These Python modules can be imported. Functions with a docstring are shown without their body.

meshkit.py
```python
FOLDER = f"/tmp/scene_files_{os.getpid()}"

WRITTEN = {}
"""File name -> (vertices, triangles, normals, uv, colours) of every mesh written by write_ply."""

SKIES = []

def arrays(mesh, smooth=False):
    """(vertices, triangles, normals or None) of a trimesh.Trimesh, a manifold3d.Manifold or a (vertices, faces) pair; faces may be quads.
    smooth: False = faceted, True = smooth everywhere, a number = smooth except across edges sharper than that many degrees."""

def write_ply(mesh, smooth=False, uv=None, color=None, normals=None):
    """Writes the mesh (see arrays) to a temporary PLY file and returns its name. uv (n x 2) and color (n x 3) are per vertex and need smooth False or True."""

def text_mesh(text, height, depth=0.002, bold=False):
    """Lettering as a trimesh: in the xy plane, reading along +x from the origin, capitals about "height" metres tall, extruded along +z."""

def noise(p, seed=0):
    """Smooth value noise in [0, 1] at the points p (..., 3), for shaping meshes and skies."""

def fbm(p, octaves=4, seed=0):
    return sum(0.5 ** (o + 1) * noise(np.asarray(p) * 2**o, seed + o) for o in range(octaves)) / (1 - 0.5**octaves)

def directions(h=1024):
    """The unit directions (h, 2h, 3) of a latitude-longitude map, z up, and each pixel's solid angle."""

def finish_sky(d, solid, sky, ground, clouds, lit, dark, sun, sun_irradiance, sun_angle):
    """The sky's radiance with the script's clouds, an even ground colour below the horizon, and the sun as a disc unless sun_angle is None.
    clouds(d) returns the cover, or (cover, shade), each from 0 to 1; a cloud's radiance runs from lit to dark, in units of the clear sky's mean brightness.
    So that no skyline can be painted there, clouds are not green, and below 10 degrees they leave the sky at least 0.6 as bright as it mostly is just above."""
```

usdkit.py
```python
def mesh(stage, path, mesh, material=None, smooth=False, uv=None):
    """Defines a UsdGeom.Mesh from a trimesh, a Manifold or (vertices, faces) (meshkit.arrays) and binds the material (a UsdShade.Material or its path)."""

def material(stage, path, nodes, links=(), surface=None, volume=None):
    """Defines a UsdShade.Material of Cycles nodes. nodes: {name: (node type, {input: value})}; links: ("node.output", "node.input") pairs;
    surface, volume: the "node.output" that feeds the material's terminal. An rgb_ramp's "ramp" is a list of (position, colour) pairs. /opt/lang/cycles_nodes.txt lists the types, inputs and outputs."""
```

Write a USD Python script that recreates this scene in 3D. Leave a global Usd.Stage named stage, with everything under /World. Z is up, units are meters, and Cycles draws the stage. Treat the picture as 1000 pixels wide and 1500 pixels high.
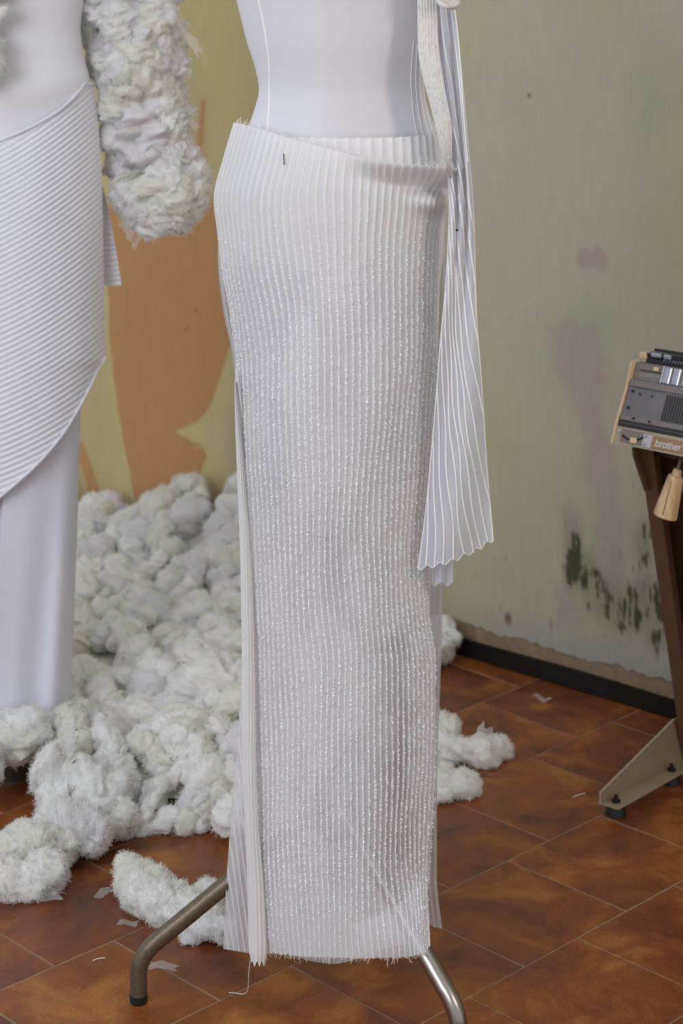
import math, random
import numpy as np, trimesh, usdkit, meshkit
from pxr import Usd, UsdGeom, UsdLux, UsdShade, Gf, Sdf, Vt
from shapely.geometry import Polygon, Point
from scipy.interpolate import PchipInterpolator

stage = Usd.Stage.CreateInMemory()
UsdGeom.Xform.Define(stage, '/World')

# ---------------------------------------------------------------- camera, light, exposure
F, CY, H = 2982.18, -95.4, 1.55            # focal length in pixels, horizon row, eye height (picture 1000 x 1500)
cam = UsdGeom.Camera.Define(stage, '/World/camera')
cam.AddTranslateOp().Set(Gf.Vec3d(0, 0, H))
cam.AddRotateXYZOp().Set(Gf.Vec3f(90, 0, 0))
cam.CreateHorizontalApertureAttr(36.0)
cam.CreateVerticalApertureAttr(54.0)
cam.CreateFocalLengthAttr(36.0 * F / 1000)
cam.CreateVerticalApertureOffsetAttr(-36.0 * (750 - CY) / 1000)
cam.CreateFStopAttr(9.0)
cam.CreateFocusDistanceAttr(2.93)
cam.CreateExposureAttr(0.12)

def light(kind, name, loc, target, color, intensity, w=1, h=1):
    l = kind.Define(stage, '/World/' + name)
    d = np.array(target, float) - np.array(loc, float)
    d /= np.linalg.norm(d)
    zax = -d
    xax = np.cross([0, 0, 1], zax); xax /= np.linalg.norm(xax)
    yax = np.cross(zax, xax)
    m = Gf.Matrix4d(*xax, 0, *yax, 0, *zax, 0, *map(float, loc), 1)
    l.AddTransformOp().Set(m)
    l.CreateColorAttr(Gf.Vec3f(*color)); l.CreateIntensityAttr(intensity)
    l.CreateWidthAttr(w); l.CreateHeightAttr(h)
    return l
dome = UsdLux.DomeLight.Define(stage, '/World/ambient_fill')
dome.CreateColorAttr(Gf.Vec3f(0.88, 0.94, 1.0)); dome.CreateIntensityAttr(0.21)  # even ambient fill, added because the rest of the room is not built
light(UsdLux.RectLight, 'window_daylight', (-2.1, 0.2, 2.4), (-0.3, 3.8, 1.0), (0.86, 0.92, 1.0), 6.0, 2.0, 1.7)
light(UsdLux.RectLight, 'window_daylight_right', (1.62, 1.22, 1.95), (0.0, 3.0, 1.15), (1.0, 0.86, 0.75), 25.0, 0.32, 0.5)

# ---------------------------------------------------------------- helpers
def P(px, py, Y):
    px, py, Y = np.broadcast_arrays(np.asarray(px, float), np.asarray(py, float), np.asarray(Y, float))
    return np.stack([(px - 500) / F * Y, Y, H - (py - CY) / F * Y], -1)
def G(px, py, z=0.0):
    return P(px, py, F * (H - z) / (py - CY))
def lin(r, g, b):
    c = np.array([r, g, b]) / 255.0
    return tuple(np.where(c < 0.04045, c / 12.92, ((c + 0.055) / 1.055) ** 2.4))
used = {}
def path_for(name, parent=None):
    base = (str(parent.GetPath()) if parent is not None else '/World') + '/' + name
    n = used.get(base, 0); used[base] = n + 1
    return base if n == 0 else '%s_%03d' % (base, n)
def obj(name, mesh, m, parent=None, smooth=40, prim_attrs=None):
    if isinstance(mesh, tuple) and not prim_attrs:
        q = np.unique(np.asarray(mesh[1])); k = np.zeros(len(mesh[0]), int); k[q] = np.arange(len(q))
        mesh = (np.asarray(mesh[0])[q], k[np.asarray(mesh[1])])
    g = usdkit.mesh(stage, path_for(name, parent), mesh, M[m], smooth=smooth)
    for k, v in (prim_attrs or {}).items():
        v = np.asarray(v, np.float32)
        pv = UsdGeom.PrimvarsAPI(g)
        if v.ndim == 2:
            pv.CreatePrimvar(k, Sdf.ValueTypeNames.Color3fArray, 'vertex').Set(Vt.Vec3fArray.FromNumpy(v))
        else:
            pv.CreatePrimvar(k, Sdf.ValueTypeNames.FloatArray, 'vertex').Set(Vt.FloatArray.FromNumpy(v))
    return g.GetPrim()
def tag(p, label=None, cat=None, group=None, kind=None):
    for k, v in (('label', label), ('category', cat), ('group', group), ('kind', kind)):
        if v: p.SetCustomDataByKey(k, v)
    return p
def thing(name, label, cat, group=None, kind=None):
    x = UsdGeom.Xform.Define(stage, path_for(name)).GetPrim()
    return tag(x, label, cat, group, kind)
def curves(name, pts, m, width, parent=None):
    """pts (n, k, 3): n strands of k points."""
    n, k, _ = pts.shape
    c = UsdGeom.BasisCurves.Define(stage, path_for(name, parent))
    c.CreateTypeAttr('linear')
    c.CreateCurveVertexCountsAttr(Vt.IntArray.FromNumpy(np.full(n, k, np.int32)))
    c.CreatePointsAttr(Vt.Vec3fArray.FromNumpy(pts.reshape(-1, 3).astype(np.float32)))
    c.CreateWidthsAttr(Vt.FloatArray.FromNumpy(np.full(n * k, width, np.float32)))
    c.SetWidthsInterpolation('vertex')
    UsdShade.MaterialBindingAPI.Apply(c.GetPrim()).Bind(M[m])
    return c.GetPrim()
def grid_faces(h, w):
    i = np.arange(h * w).reshape(h, w)
    a, b, c, d = i[:-1, :-1], i[:-1, 1:], i[1:, 1:], i[1:, :-1]
    return np.stack([a, d, c, b], -1).reshape(-1, 4)
def grid(p): return (p.reshape(-1, 3), grid_faces(*p.shape[:2]))
def grid_normals(p):
    n = np.cross(np.gradient(p, axis=0), np.gradient(p, axis=1))
    return n / np.maximum(np.linalg.norm(n, axis=-1, keepdims=True), 1e-12)
def pc(pts):
    a = np.array(sorted(pts), float)
    f = PchipInterpolator(a[:, 0], a[:, 1], extrapolate=False)
    return lambda y: np.where(np.asarray(y) < a[0, 0], a[0, 1], np.where(np.asarray(y) > a[-1, 0], a[-1, 1], np.nan_to_num(f(np.clip(y, a[0, 0], a[-1, 0])))))
def sstep(a, b, x):
    t = np.clip((np.asarray(x, float) - a) / (b - a), 0, 1)
    return t * t * (3 - 2 * t)
def box(c, s, rot=None, bevel=0.0):
    c, s = np.array(c, float), np.array(s, float)
    if bevel:
        b = min(bevel, s.min() * 0.45)
        v = []
        for sx in (-1, 1):
            for sy in (-1, 1):
                for sz in (-1, 1):
                    for k in range(3):
                        e = s / 2 - b; e[k] = s[k] / 2
                        v.append(np.array([sx, sy, sz]) * e)
        m = trimesh.convex.convex_hull(np.array(v))
    else:
        m = trimesh.creation.box(s)
    if rot is not None:
        T = np.eye(4); T[:3, :3] = rot; m.apply_transform(T)
    m.apply_translation(c)
    return m
def tube(path, r, n=14, caps=True):
    p = np.array(path, float); k = len(p)
    r = np.full(k, r, float) if np.ndim(r) == 0 else np.asarray(r, float)
    t = np.gradient(p, axis=0); t /= np.linalg.norm(t, axis=1, keepdims=True)
    ref = np.array([0, 0, 1.0]) if abs(t[0, 2]) < 0.9 else np.array([1.0, 0, 0])
    u = np.cross(t[0], ref); u /= np.linalg.norm(u)
    a = np.linspace(0, 2 * np.pi, n, endpoint=False)
    rings = []
    for i in range(k):
        u = u - t[i] * (u @ t[i]); u /= np.linalg.norm(u)
        w = np.cross(t[i], u)
        rings.append(p[i] + r[i] * (np.cos(a)[:, None] * u + np.sin(a)[:, None] * w))
    v = np.vstack(rings)
    f = []
    i = np.arange(n); j = (i + 1) % n
    for q in range(k - 1):
        f.append(np.stack([q * n + i, q * n + j, (q + 1) * n + j], 1)); f.append(np.stack([q * n + i, (q + 1) * n + j, (q + 1) * n + i], 1))
    if caps:
        v = np.vstack([v, p[:1], p[-1:]]); c0 = k * n
        f.append(np.stack([j, i, np.full(n, c0)], 1)); f.append(np.stack([(k - 1) * n + i, (k - 1) * n + j, np.full(n, c0 + 1)], 1))
    return trimesh.Trimesh(v, np.vstack(f), process=False)
def smooth_path(pts, n):
    pts = np.array(pts, float)
    d = np.r_[0, np.cumsum(np.linalg.norm(np.diff(pts, axis=0), axis=1))]
    f = PchipInterpolator(d, pts)
    return f(np.linspace(0, d[-1], n))
def cat(*ms): return trimesh.util.concatenate(list(ms))
def lathe(profile, n=32):
    return trimesh.creation.revolve(np.array(profile, float), sections=n)

# ---------------------------------------------------------------- materials
M = {}
UsdGeom.Scope.Define(stage, '/World/Looks')
def mat(key, nodes, links=(), surface='p.BSDF'):
    M[key] = usdkit.material(stage, '/World/Looks/' + key, nodes, links, surface=surface)
def plain(key, c, rough=0.5, metallic=0.0, spec=0.5, bump=0.0, scale=200.0, var=0.0):
    c2 = tuple(x * (1 - var) for x in c)
    nodes = {'g': ('texture_coordinate', {}), 'n': ('noise_texture', {'scale': scale, 'detail': 3.0}),
             'r': ('rgb_ramp', {'ramp': [(0.3, c2), (0.7, c)]}),
             'b': ('bump', {'strength': bump, 'distance': 0.002}),
             'p': ('principled_bsdf', {'roughness': rough, 'metallic': metallic, 'specular_ior_level': spec})}
    links = [('g.object', 'n.vector'), ('n.fac', 'r.fac'), ('r.color', 'p.base_color')]
    if bump: links += [('n.fac', 'b.height'), ('b.normal', 'p.normal')]
    mat(key, nodes, links)
def cloth(key, c, trans=0.25, cover=True, scale=900.0, bump=0.25, rough=0.85, mesh=None):
    """Woven or knitted cloth: diffuse with some light let through; primvar 'cover' is the thread density (1 = no see-through)."""
    nodes = {'g': ('geometry', {}), 'n': ('noise_texture', {'scale': scale, 'detail': 2.0}),
             'b': ('bump', {'strength': bump, 'distance': 0.0012}),
             'p': ('principled_bsdf', {'base_color': c, 'roughness': rough, 'specular_ior_level': 0.25, 'sheen_weight': 0.15}),
             't': ('translucent_bsdf', {'color': c}), 'm': ('mix_closure', {'fac': trans})}
    links = [('g.position', 'n.vector'), ('n.fac', 'b.height'), ('b.normal', 'p.normal'), ('p.BSDF', 'm.closure1'), ('t.BSDF', 'm.closure2')]
    if cover:
        nodes |= {'a': ('attribute', {'attribute': 'cover'}), 'x': ('transparent_bsdf', {'color': (1, 1, 1)}), 'o': ('mix_closure', {})}
        links += [('a.fac', 'o.fac'), ('x.BSDF', 'o.closure1'), ('m.closure', 'o.closure2')]
    if mesh:                                                   # thick cords are whiter than the fine mesh between them
        nodes |= {'k': ('map_range', {'from_min': 0.76, 'from_max': 0.99, 'clamp': True}), 'cc': ('mix_color', {'a': mesh, 'b': c})}
        links += [('a.fac', 'k.value'), ('k.result', 'cc.fac'), ('cc.result', 'p.base_color'), ('cc.result', 't.color')]
    mat(key, nodes, links, surface='o.closure' if cover else 'm.closure')
cloth('knit_white', (0.84, 0.82, 0.81), 0.22, mesh=(0.735, 0.715, 0.745))
cloth('knit_cream', (0.80, 0.77, 0.74), 0.15, cover=False, scale=700, bump=0.4)
cloth('sheer_white', (0.74, 0.75, 0.84), 0.35)
cloth('rib_cord', (0.86, 0.84, 0.83), 0.1, cover=False, bump=0.15)
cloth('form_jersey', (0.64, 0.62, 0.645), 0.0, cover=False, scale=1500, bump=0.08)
cloth('form_jersey_lit', (0.84, 0.81, 0.83), 0.0, cover=False, scale=1500, bump=0.08)  # same jersey, paler to make up for dimmer light on the left form
cloth('tunic_knit', (0.85, 0.83, 0.865), 0.1, cover=False)
cloth('trouser_jersey', (0.82, 0.80, 0.865), 0.1, cover=False, bump=0.05)
cloth('wool', (0.90, 0.88, 0.85), 0.25, cover=False, scale=350, bump=0.5, rough=1.0)
cloth('wool_cream', (0.83, 0.80, 0.72), 0.25, cover=False, scale=350, bump=0.5, rough=1.0)
cloth('wool_mauve', (0.81, 0.78, 0.79), 0.25, cover=False, scale=350, bump=0.5, rough=1.0)
cloth('fibre', (0.90, 0.88, 0.85), 0.35, cover=False, bump=0.0, rough=1.0)
cloth('tulle', (0.82, 0.80, 0.80), 0.3)
plain('bead', (0.9, 0.9, 0.92), 0.18, 0.0, 1.0)
plain('sequin', (0.95, 0.95, 0.97), 0.22, 0.55, 1.0)
plain('grout', lin(150, 126, 100), 0.9, var=0.3, scale=60)
plain('plaster_edge', lin(168, 160, 150), 0.95, bump=0.6, scale=150, var=0.2)
plain('old_board', lin(150, 126, 100), 0.8, bump=0.3, scale=40, var=0.3)
plain('black_strip', lin(16, 15, 16), 0.42, var=0.3, scale=30)
plain('tube_brown', lin(112, 98, 82), 0.42, 0.55, bump=0.05, scale=150, var=0.25)
plain('tube_steel', lin(170, 160, 152), 0.24, 1.0, var=0.1, scale=300)
plain('black_rubber', lin(22, 22, 23), 0.5)
plain('machine_grey', lin(122, 117, 122), 0.45, 0.25, var=0.12, scale=30)
plain('machine_taupe', lin(132, 122, 120), 0.5, 0.1, var=0.12, scale=30)
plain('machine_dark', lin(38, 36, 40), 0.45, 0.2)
plain('machine_silver', lin(176, 182, 196), 0.3, 0.7, var=0.1)
plain('panel_cream', lin(172, 158, 138), 0.5, var=0.1, scale=25)
plain('cream_plastic', lin(220, 190, 148), 0.4)
plain('label_white', lin(185, 182, 186), 0.5)
plain('label_brown', lin(150, 118, 86), 0.5)
plain('lettering', lin(205, 200, 200), 0.5)
plain('stand_brown', lin(108, 75, 56), 0.5, var=0.1, scale=20)
plain('stand_dark', lin(66, 44, 31), 0.55, var=0.1, scale=20)
plain('stand_cream', lin(150, 134, 106), 0.5, var=0.15, scale=25)
plain('dark_metal', lin(60, 58, 58), 0.35, 0.8)
# turned wood
mat('turned_wood', {'g': ('texture_coordinate', {}), 'q': ('mapping', {'scale': (90, 90, 9)}), 'n': ('noise_texture', {'scale': 1.0, 'detail': 3.0}),
                    'r': ('rgb_ramp', {'ramp': [(0.35, lin(188, 150, 108)), (0.65, lin(222, 190, 148))]}), 'p': ('principled_bsdf', {'roughness': 0.38})},
    [('g.object', 'q.vector'), ('q.vector', 'n.vector'), ('n.fac', 'r.fac'), ('r.color', 'p.base_color')])
# terracotta-look tiles: cloudy brown and orange glaze
def tile_mat(key, dark, mid, light, off):
    mat(key, {'g': ('geometry', {}), 'q': ('mapping', {'location': off}),
              'n': ('noise_texture', {'scale': 8.0, 'detail': 6.0, 'roughness': 0.66, 'distortion': 0.5}),
              'r': ('rgb_ramp', {'ramp': [(0.30, dark), (0.52, mid), (0.72, light)]}),
              'f': ('noise_texture', {'scale': 240.0, 'detail': 3.0}), 'fr': ('rgb_ramp', {'ramp': [(0.3, (0.78, 0.78, 0.78)), (0.7, (1.1, 1.1, 1.1))]}),
              'x': ('mix_color', {'blend_type': 'multiply', 'fac': 1.0, 'use_clamp': False}),
              'b': ('bump', {'strength': 0.12, 'distance': 0.001}), 'rr': ('rgb_ramp', {'ramp': [(0.3, (0.30,) * 3), (0.7, (0.48,) * 3)]}),
              'p': ('principled_bsdf', {'specular_ior_level': 0.45})},
        [('g.position', 'q.vector'), ('q.vector', 'n.vector'), ('n.fac', 'r.fac'), ('g.position', 'f.vector'), ('f.fac', 'fr.fac'), ('r.color', 'x.a'), ('fr.color', 'x.b'),
         ('x.result', 'p.base_color'), ('n.fac', 'rr.fac'), ('rr.color', 'p.roughness'), ('f.fac', 'b.height'), ('b.normal', 'p.normal')])
tile_mat('tile_a', lin(86, 43, 22), lin(126, 67, 30), lin(164, 104, 46), (0, 0, 0))
tile_mat('tile_b', lin(80, 39, 21), lin(118, 61, 27), lin(150, 92, 41), (3.1, 1.7, 0))
tile_mat('tile_c', lin(90, 46, 22), lin(134, 73, 31), lin(172, 112, 50), (7.7, 4.2, 0))
# wall paper / distemper: paint colour comes from the patches baked as primvar 'paint', the fine vertical grain from noise
mat('wall_paint', {'a': ('attribute', {'attribute': 'paint'}), 'g': ('geometry', {}), 'q': ('mapping', {'scale': (260, 260, 14)}),
                   'n': ('noise_texture', {'scale': 1.0, 'detail': 3.0}), 'r': ('rgb_ramp', {'ramp': [(0.3, (0.96,) * 3), (0.7, (1.03,) * 3)]}),
                   'x': ('mix_color', {'blend_type': 'multiply', 'fac': 1.0, 'use_clamp': False}), 'b': ('bump', {'strength': 0.12, 'distance': 0.001}),
                   'p': ('principled_bsdf', {'roughness': 0.9, 'specular_ior_level': 0.2})},
    [('g.position', 'q.vector'), ('q.vector', 'n.vector'), ('n.fac', 'r.fac'), ('a.color', 'x.a'), ('r.color', 'x.b'), ('x.result', 'p.base_color'), ('n.fac', 'b.height'), ('b.normal', 'p.normal')])

# ---------------------------------------------------------------- floor: running-bond tiles laid at 45 degrees to the view
TILE, YAW = 0.24841, 0.7778
X0, Y0T = 1.1067 * TILE, 12.3137 * TILE
ca, sa = math.cos(YAW), math.sin(YAW)
EA, EB = np.array([ca, sa, 0]), np.array([-sa, ca, 0])
def lattice(a, j): return np.array([X0, Y0T, 0]) + TILE * (a * EA + j * EB)
# wall line
W0 = np.array([0.2478, 4.398, 0.0]); WT = np.array([0.7474, -0.6644, 0.0]); WN = np.array([-0.6644, -0.7474, 0.0])
def wall_s(px):                                            # where a picture column meets the wall
    k = (px - 500) / F
    s = (k * W0[1] - W0[0]) / (WT[0] - k * WT[1])
    return s, W0[1] + s * WT[1]
def wall_sz(px, py):
    s, Y = wall_s(px)
    return s, H - (py - CY) / F * Y
fl = tag(UsdGeom.Xform.Define(stage, path_for('floor')).GetPrim(), kind='structure')
floor_m = box((0, 2.2, -0.0109), (9, 8.6, 0.02))
obj('grout_bed', floor_m, 'grout', fl, smooth=False)
OFF = {0: 0.0, -1: 0.5, 1: 0.43, 2: -0.02, 3: 0.47}
rng = np.random.default_rng(4)
Rt = np.array([[ca, -sa, 0], [sa, ca, 0], [0, 0, 1]])
for j in range(-7, 9):
    off = OFF.get(j, 0.5 if j % 2 else 0.0)
    for a in range(-11, 12):
        c = lattice(a + off + 0.5, j + 0.5)
        d = (c - W0) @ WN
        if d < -0.17 or not (-1.35 < c[0] < 1.35) or not (2.0 < c[1] < 6.0): continue
        g = 0.0022
        b = box(c + [0, 0, -0.004 + rng.normal(0, 0.0002)], (TILE - g, TILE - g, 0.008), Rt, bevel=0.0012)
        obj('tile', b, ('tile_a', 'tile_b', 'tile_c')[rng.integers(3)], fl, smooth=False)

# ---------------------------------------------------------------- wall with peeling paint
def sdist(poly, pts):
    """signed distance, positive inside."""
    q = np.array(poly, float); best = np.full(len(pts), 1e9); inside = np.zeros(len(pts), bool)
    for a, b in zip(q, np.roll(q, -1, 0)):
        e = b - a; w = pts - a
        t = np.clip((w @ e) / max(e @ e, 1e-12), 0, 1)
        best = np.minimum(best, np.linalg.norm(w - t[:, None] * e, axis=1))
        cond = (a[1] > pts[:, 1]) != (b[1] > pts[:, 1])
        with np.errstate(divide='ignore', invalid='ignore'):
            x = a[0] + (pts[:, 1] - a[1]) / (b[1] - a[1]) * e[0]
        inside ^= cond & (pts[:, 0] < x)
    return np.where(inside, best, -best)
def build_wall():
    s = np.r_[np.linspace(-4.0, -1.9, 12), np.arange(-1.9, 0.95, 0.0045)[1:], np.linspace(0.95, 3.6, 14)]
    z = np.r_[np.linspace(0, 0.03, 4)[:-1], np.arange(0.03, 1.72, 0.0045), np.linspace(1.72, 2.9, 8)[1:]]
    S, Z = np.meshgrid(s, z)
    edge = 0.066 + 0.006 * (meshkit.fbm(np.stack([s * 16, s * 0, s * 0 + 3], -1), 6, 3) - 0.5) * 2 + 0.008 * (meshkit.noise(np.stack([s * 75, s * 0, s * 0 + 1], -1), 3) - 0.5) + 0.004 * sstep(0.2, 0.5, s)
    Z = edge[None] + (Z / 2.9) * (2.9 - edge[None])
    pts = np.stack([S.ravel(), Z.ravel()], 1)
    q3 = np.stack([S.ravel(), 0 * S.ravel(), Z.ravel()], -1)
    nz = lambda f, seed, o=4, vz=1.0: meshkit.fbm(q3 * [f, 1, f * vz] + seed * 7.3, o, seed) - 0.5
    wob = 0.006 * nz(60, 1, 3)
    W = lambda L: [wall_sz(*p) for p in L]
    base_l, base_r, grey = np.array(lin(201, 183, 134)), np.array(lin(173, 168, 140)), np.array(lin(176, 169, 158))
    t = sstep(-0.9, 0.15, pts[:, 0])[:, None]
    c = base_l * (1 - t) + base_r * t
    k = sstep(-0.15, 0.22, nz(2.6, 5, 4, 0.55) + 0.35 * (pts[:, 0] - 0.15))[:, None] * 0.75
    c = c * (1 - k) + grey * k
    k = sstep(0.02, 0.22, nz(3.1, 9, 5, 0.4))[:, None] * 0.45
    c = c * (1 - k) + np.array(lin(176, 154, 122)) * k
    k = sstep(0.04, 0.2, nz(4.0, 12, 5, 0.7))[:, None] * 0.4
    c = c * (1 - k) + np.array(lin(152, 160, 138)) * k
    def paint(poly, col, soft, rag, seed, amt=1.0, f=45):
        nonlocal c
        d = sdist(W(poly), pts) + rag * 2 * nz(f, seed, 4, 0.6)
        m = sstep(-soft, soft, d)[:, None] * amt
        c = c * (1 - m) + np.array(col) * m
        return m[:, 0]
    orange = lin(188, 142, 98)
    pink = lin(166, 154, 147)
    paint([(157, 300), (158, 418), (160, 480), (165, 540), (172, 600), (181, 650), (190, 690), (199, 740), (215, 733), (240, 722), (262, 709), (280, 701), (294, 690), (302, 669), (299, 656), (285, 656), (298, 651), (279, 645), (256, 632), (288, 618), (302, 603), (312, 585), (325, 545), (335, 512), (348, 496), (420, 470), (420, 200), (331, 238), (318, 275), (296, 312), (270, 330), (220, 300)], orange, 0.004, 0.004, 21)
    paint([(294, 146), (301, 146), (299, 190), (297, 220), (293, 248), (287, 272), (284, 250), (289, 212)], orange, 0.004, 0.003, 22)
    paint([(112, 640), (122, 650), (130, 668), (140, 700), (146, 716), (143, 738), (130, 742), (129, 715), (118, 680), (110, 670)], orange, 0.003, 0.003, 23)
    paint([(845, 375), (855, 362), (866, 366), (872, 358), (885, 370), (889, 380), (884, 398), (868, 392), (860, 394), (846, 388)], pink, 0.006, 0.008, 24)
    paint([(806, 480), (830, 468), (868, 478), (880, 520), (884, 580), (896, 640), (908, 700), (918, 770), (916, 830), (905, 868), (884, 872), (872, 845), (866, 800), (872, 760), (850, 690), (856, 640), (836, 590), (814, 530)], pink, 0.02, 0.03, 25, 0.9, 22)
    paint([(818, 745), (835, 735), (850, 750), (862, 780), (848, 790), (836, 800), (822, 800)], pink, 0.012, 0.015, 26, 0.85)
    paint([(812, 862), (826, 858), (846, 890), (856, 914), (832, 922), (812, 918), (816, 890)], pink, 0.012, 0.015, 27, 0.9)
    paint([(930, 845), (945, 836), (955, 850), (948, 870), (932, 880), (924, 866)], pink, 0.01, 0.015, 28, 0.85)
    d = pts[:, 1] - edge[None].repeat(len(z), 0).ravel()
    m = (sstep(0.075, 0.01, d + 0.05 * nz(12, 31)) * sstep(-0.1, 0.2, pts[:, 0]))[:, None]
    c = c * (1 - m) + np.array(lin(162, 156, 148)) * m
    # mould: vertical speckled streaks near the floor, under the machine; deepened to paint in the weaker light there
    mold_and_dim = np.zeros(len(pts))
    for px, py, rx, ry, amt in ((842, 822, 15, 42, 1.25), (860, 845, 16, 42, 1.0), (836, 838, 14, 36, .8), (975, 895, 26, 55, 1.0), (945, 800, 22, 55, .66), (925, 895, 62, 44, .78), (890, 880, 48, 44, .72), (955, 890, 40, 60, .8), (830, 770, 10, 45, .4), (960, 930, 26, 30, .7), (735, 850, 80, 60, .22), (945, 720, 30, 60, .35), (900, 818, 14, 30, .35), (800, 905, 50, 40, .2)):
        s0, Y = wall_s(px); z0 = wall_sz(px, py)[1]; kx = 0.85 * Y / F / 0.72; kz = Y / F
        mold_and_dim = np.maximum(mold_and_dim, amt * np.exp(-(((pts[:, 0] - s0) / (rx * kx)) ** 2 + ((pts[:, 1] - z0) / (ry * kz)) ** 2) * 0.9))
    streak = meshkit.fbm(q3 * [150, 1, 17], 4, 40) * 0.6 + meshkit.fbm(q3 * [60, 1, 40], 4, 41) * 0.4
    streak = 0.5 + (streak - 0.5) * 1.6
    m = (sstep(0.45, 0.68, streak + (mold_and_dim - 0.70) * 0.50) * np.minimum(1, mold_and_dim * 1.9))[:, None] * 0.95
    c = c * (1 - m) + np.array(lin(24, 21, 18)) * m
    mg = (sstep(0.12, 0.7, mold_and_dim) * 0.42)[:, None]
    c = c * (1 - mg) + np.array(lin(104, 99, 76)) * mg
    # small nail holes
    for px, py, r in ((287, 455, .003), (276, 477, .002), (272, 484, .0025), (775, 140, .0035), (744, 906, .008)):
        s0, z0 = wall_sz(px, py)
        m = sstep(r * 1.6, r * 0.6, np.hypot(pts[:, 0] - s0, (pts[:, 1] - z0) * 0.7))[:, None] * 0.8
        c = c * (1 - m) + np.array(lin(110, 74, 40)) * m
    disp = 0.0012 * nz(9, 50) * 2
    p = W0 + S.ravel()[:, None] * WT + Z.ravel()[:, None] * [0, 0, 1] + disp[:, None] * WN
    h, w = S.shape
    f = grid_faces(h, w)[:, ::-1]
    # bottom lip of the plaster, thickness 14 mm, and a plain back
    low = p[:w] - [0, 0, 0.0002]; back = low - WN * 0.012 + [0, 0, 0.001]
    top_back = p[-w:] - WN * 0.012
    n0 = len(p); v = np.vstack([p, low, back, top_back]); i = np.arange(w - 1)
    lip = np.stack([n0 + i, n0 + i + 1, n0 + w + i + 1, n0 + w + i], 1)
    bk = np.stack([n0 + w + i, n0 + w + i + 1, n0 + 2 * w + i + 1, n0 + 2 * w + i], 1)
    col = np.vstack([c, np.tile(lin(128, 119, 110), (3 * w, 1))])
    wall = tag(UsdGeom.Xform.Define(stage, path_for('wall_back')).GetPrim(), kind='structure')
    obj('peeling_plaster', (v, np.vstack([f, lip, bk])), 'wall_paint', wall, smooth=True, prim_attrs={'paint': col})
    Rw = np.stack([WT, -WN, [0, 0, 1]], 1)
    obj('bare_masonry', box(W0 + WT * -0.2 - WN * 0.062 + [0, 0, 1.45], (7.6, 0.1, 2.9), Rw), 'old_board', wall, smooth=False)
    obj('rough_skirting_band', box(W0 + WT * 1.785 - WN * 0.008 + [0, 0, 0.05], (3.6, 0.012, 0.1), Rw, 0.001), 'old_board', wall, smooth=False)
    # black rubber skirting: starts right of the skirt, its top edge leaning off the wall
    ss = np.linspace(-0.012, 3.5, 160)
    lean = 0.004 + 0.010 * sstep(0.3, 0.6, ss) + 0.002 * np.sin(ss * 9)
    hh = 0.036 + 0.003 * sstep(0, 0.3, ss)
    prof = []
    for k, (o, zz) in enumerate(((0.006, 0.0), (0.012, 0.003), (0.004, 1.0), (0.0, 1.02), (-0.004, 1.0), (-0.001, 0.0))):
        off = o + (lean if zz > 0.5 else 0)
        prof.append(W0 + ss[:, None] * WT + (off + 0 * ss)[:, None] * WN + (np.where(zz > 0.5, hh * zz, zz))[:, None] * [0, 0, 1])
    g = np.stack(prof + [prof[0]], 1)
    v, f = grid(g)
    t0 = g[0, :6]; t1 = g[-1, :6]
    capm = [trimesh.Trimesh(t0, [[0, 2, 1], [0, 3, 2], [0, 4, 3], [0, 5, 4]], process=False), trimesh.Trimesh(t1, [[0, 1, 2], [0, 2, 3], [0, 3, 4], [0, 4, 5]], process=False)]
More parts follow.
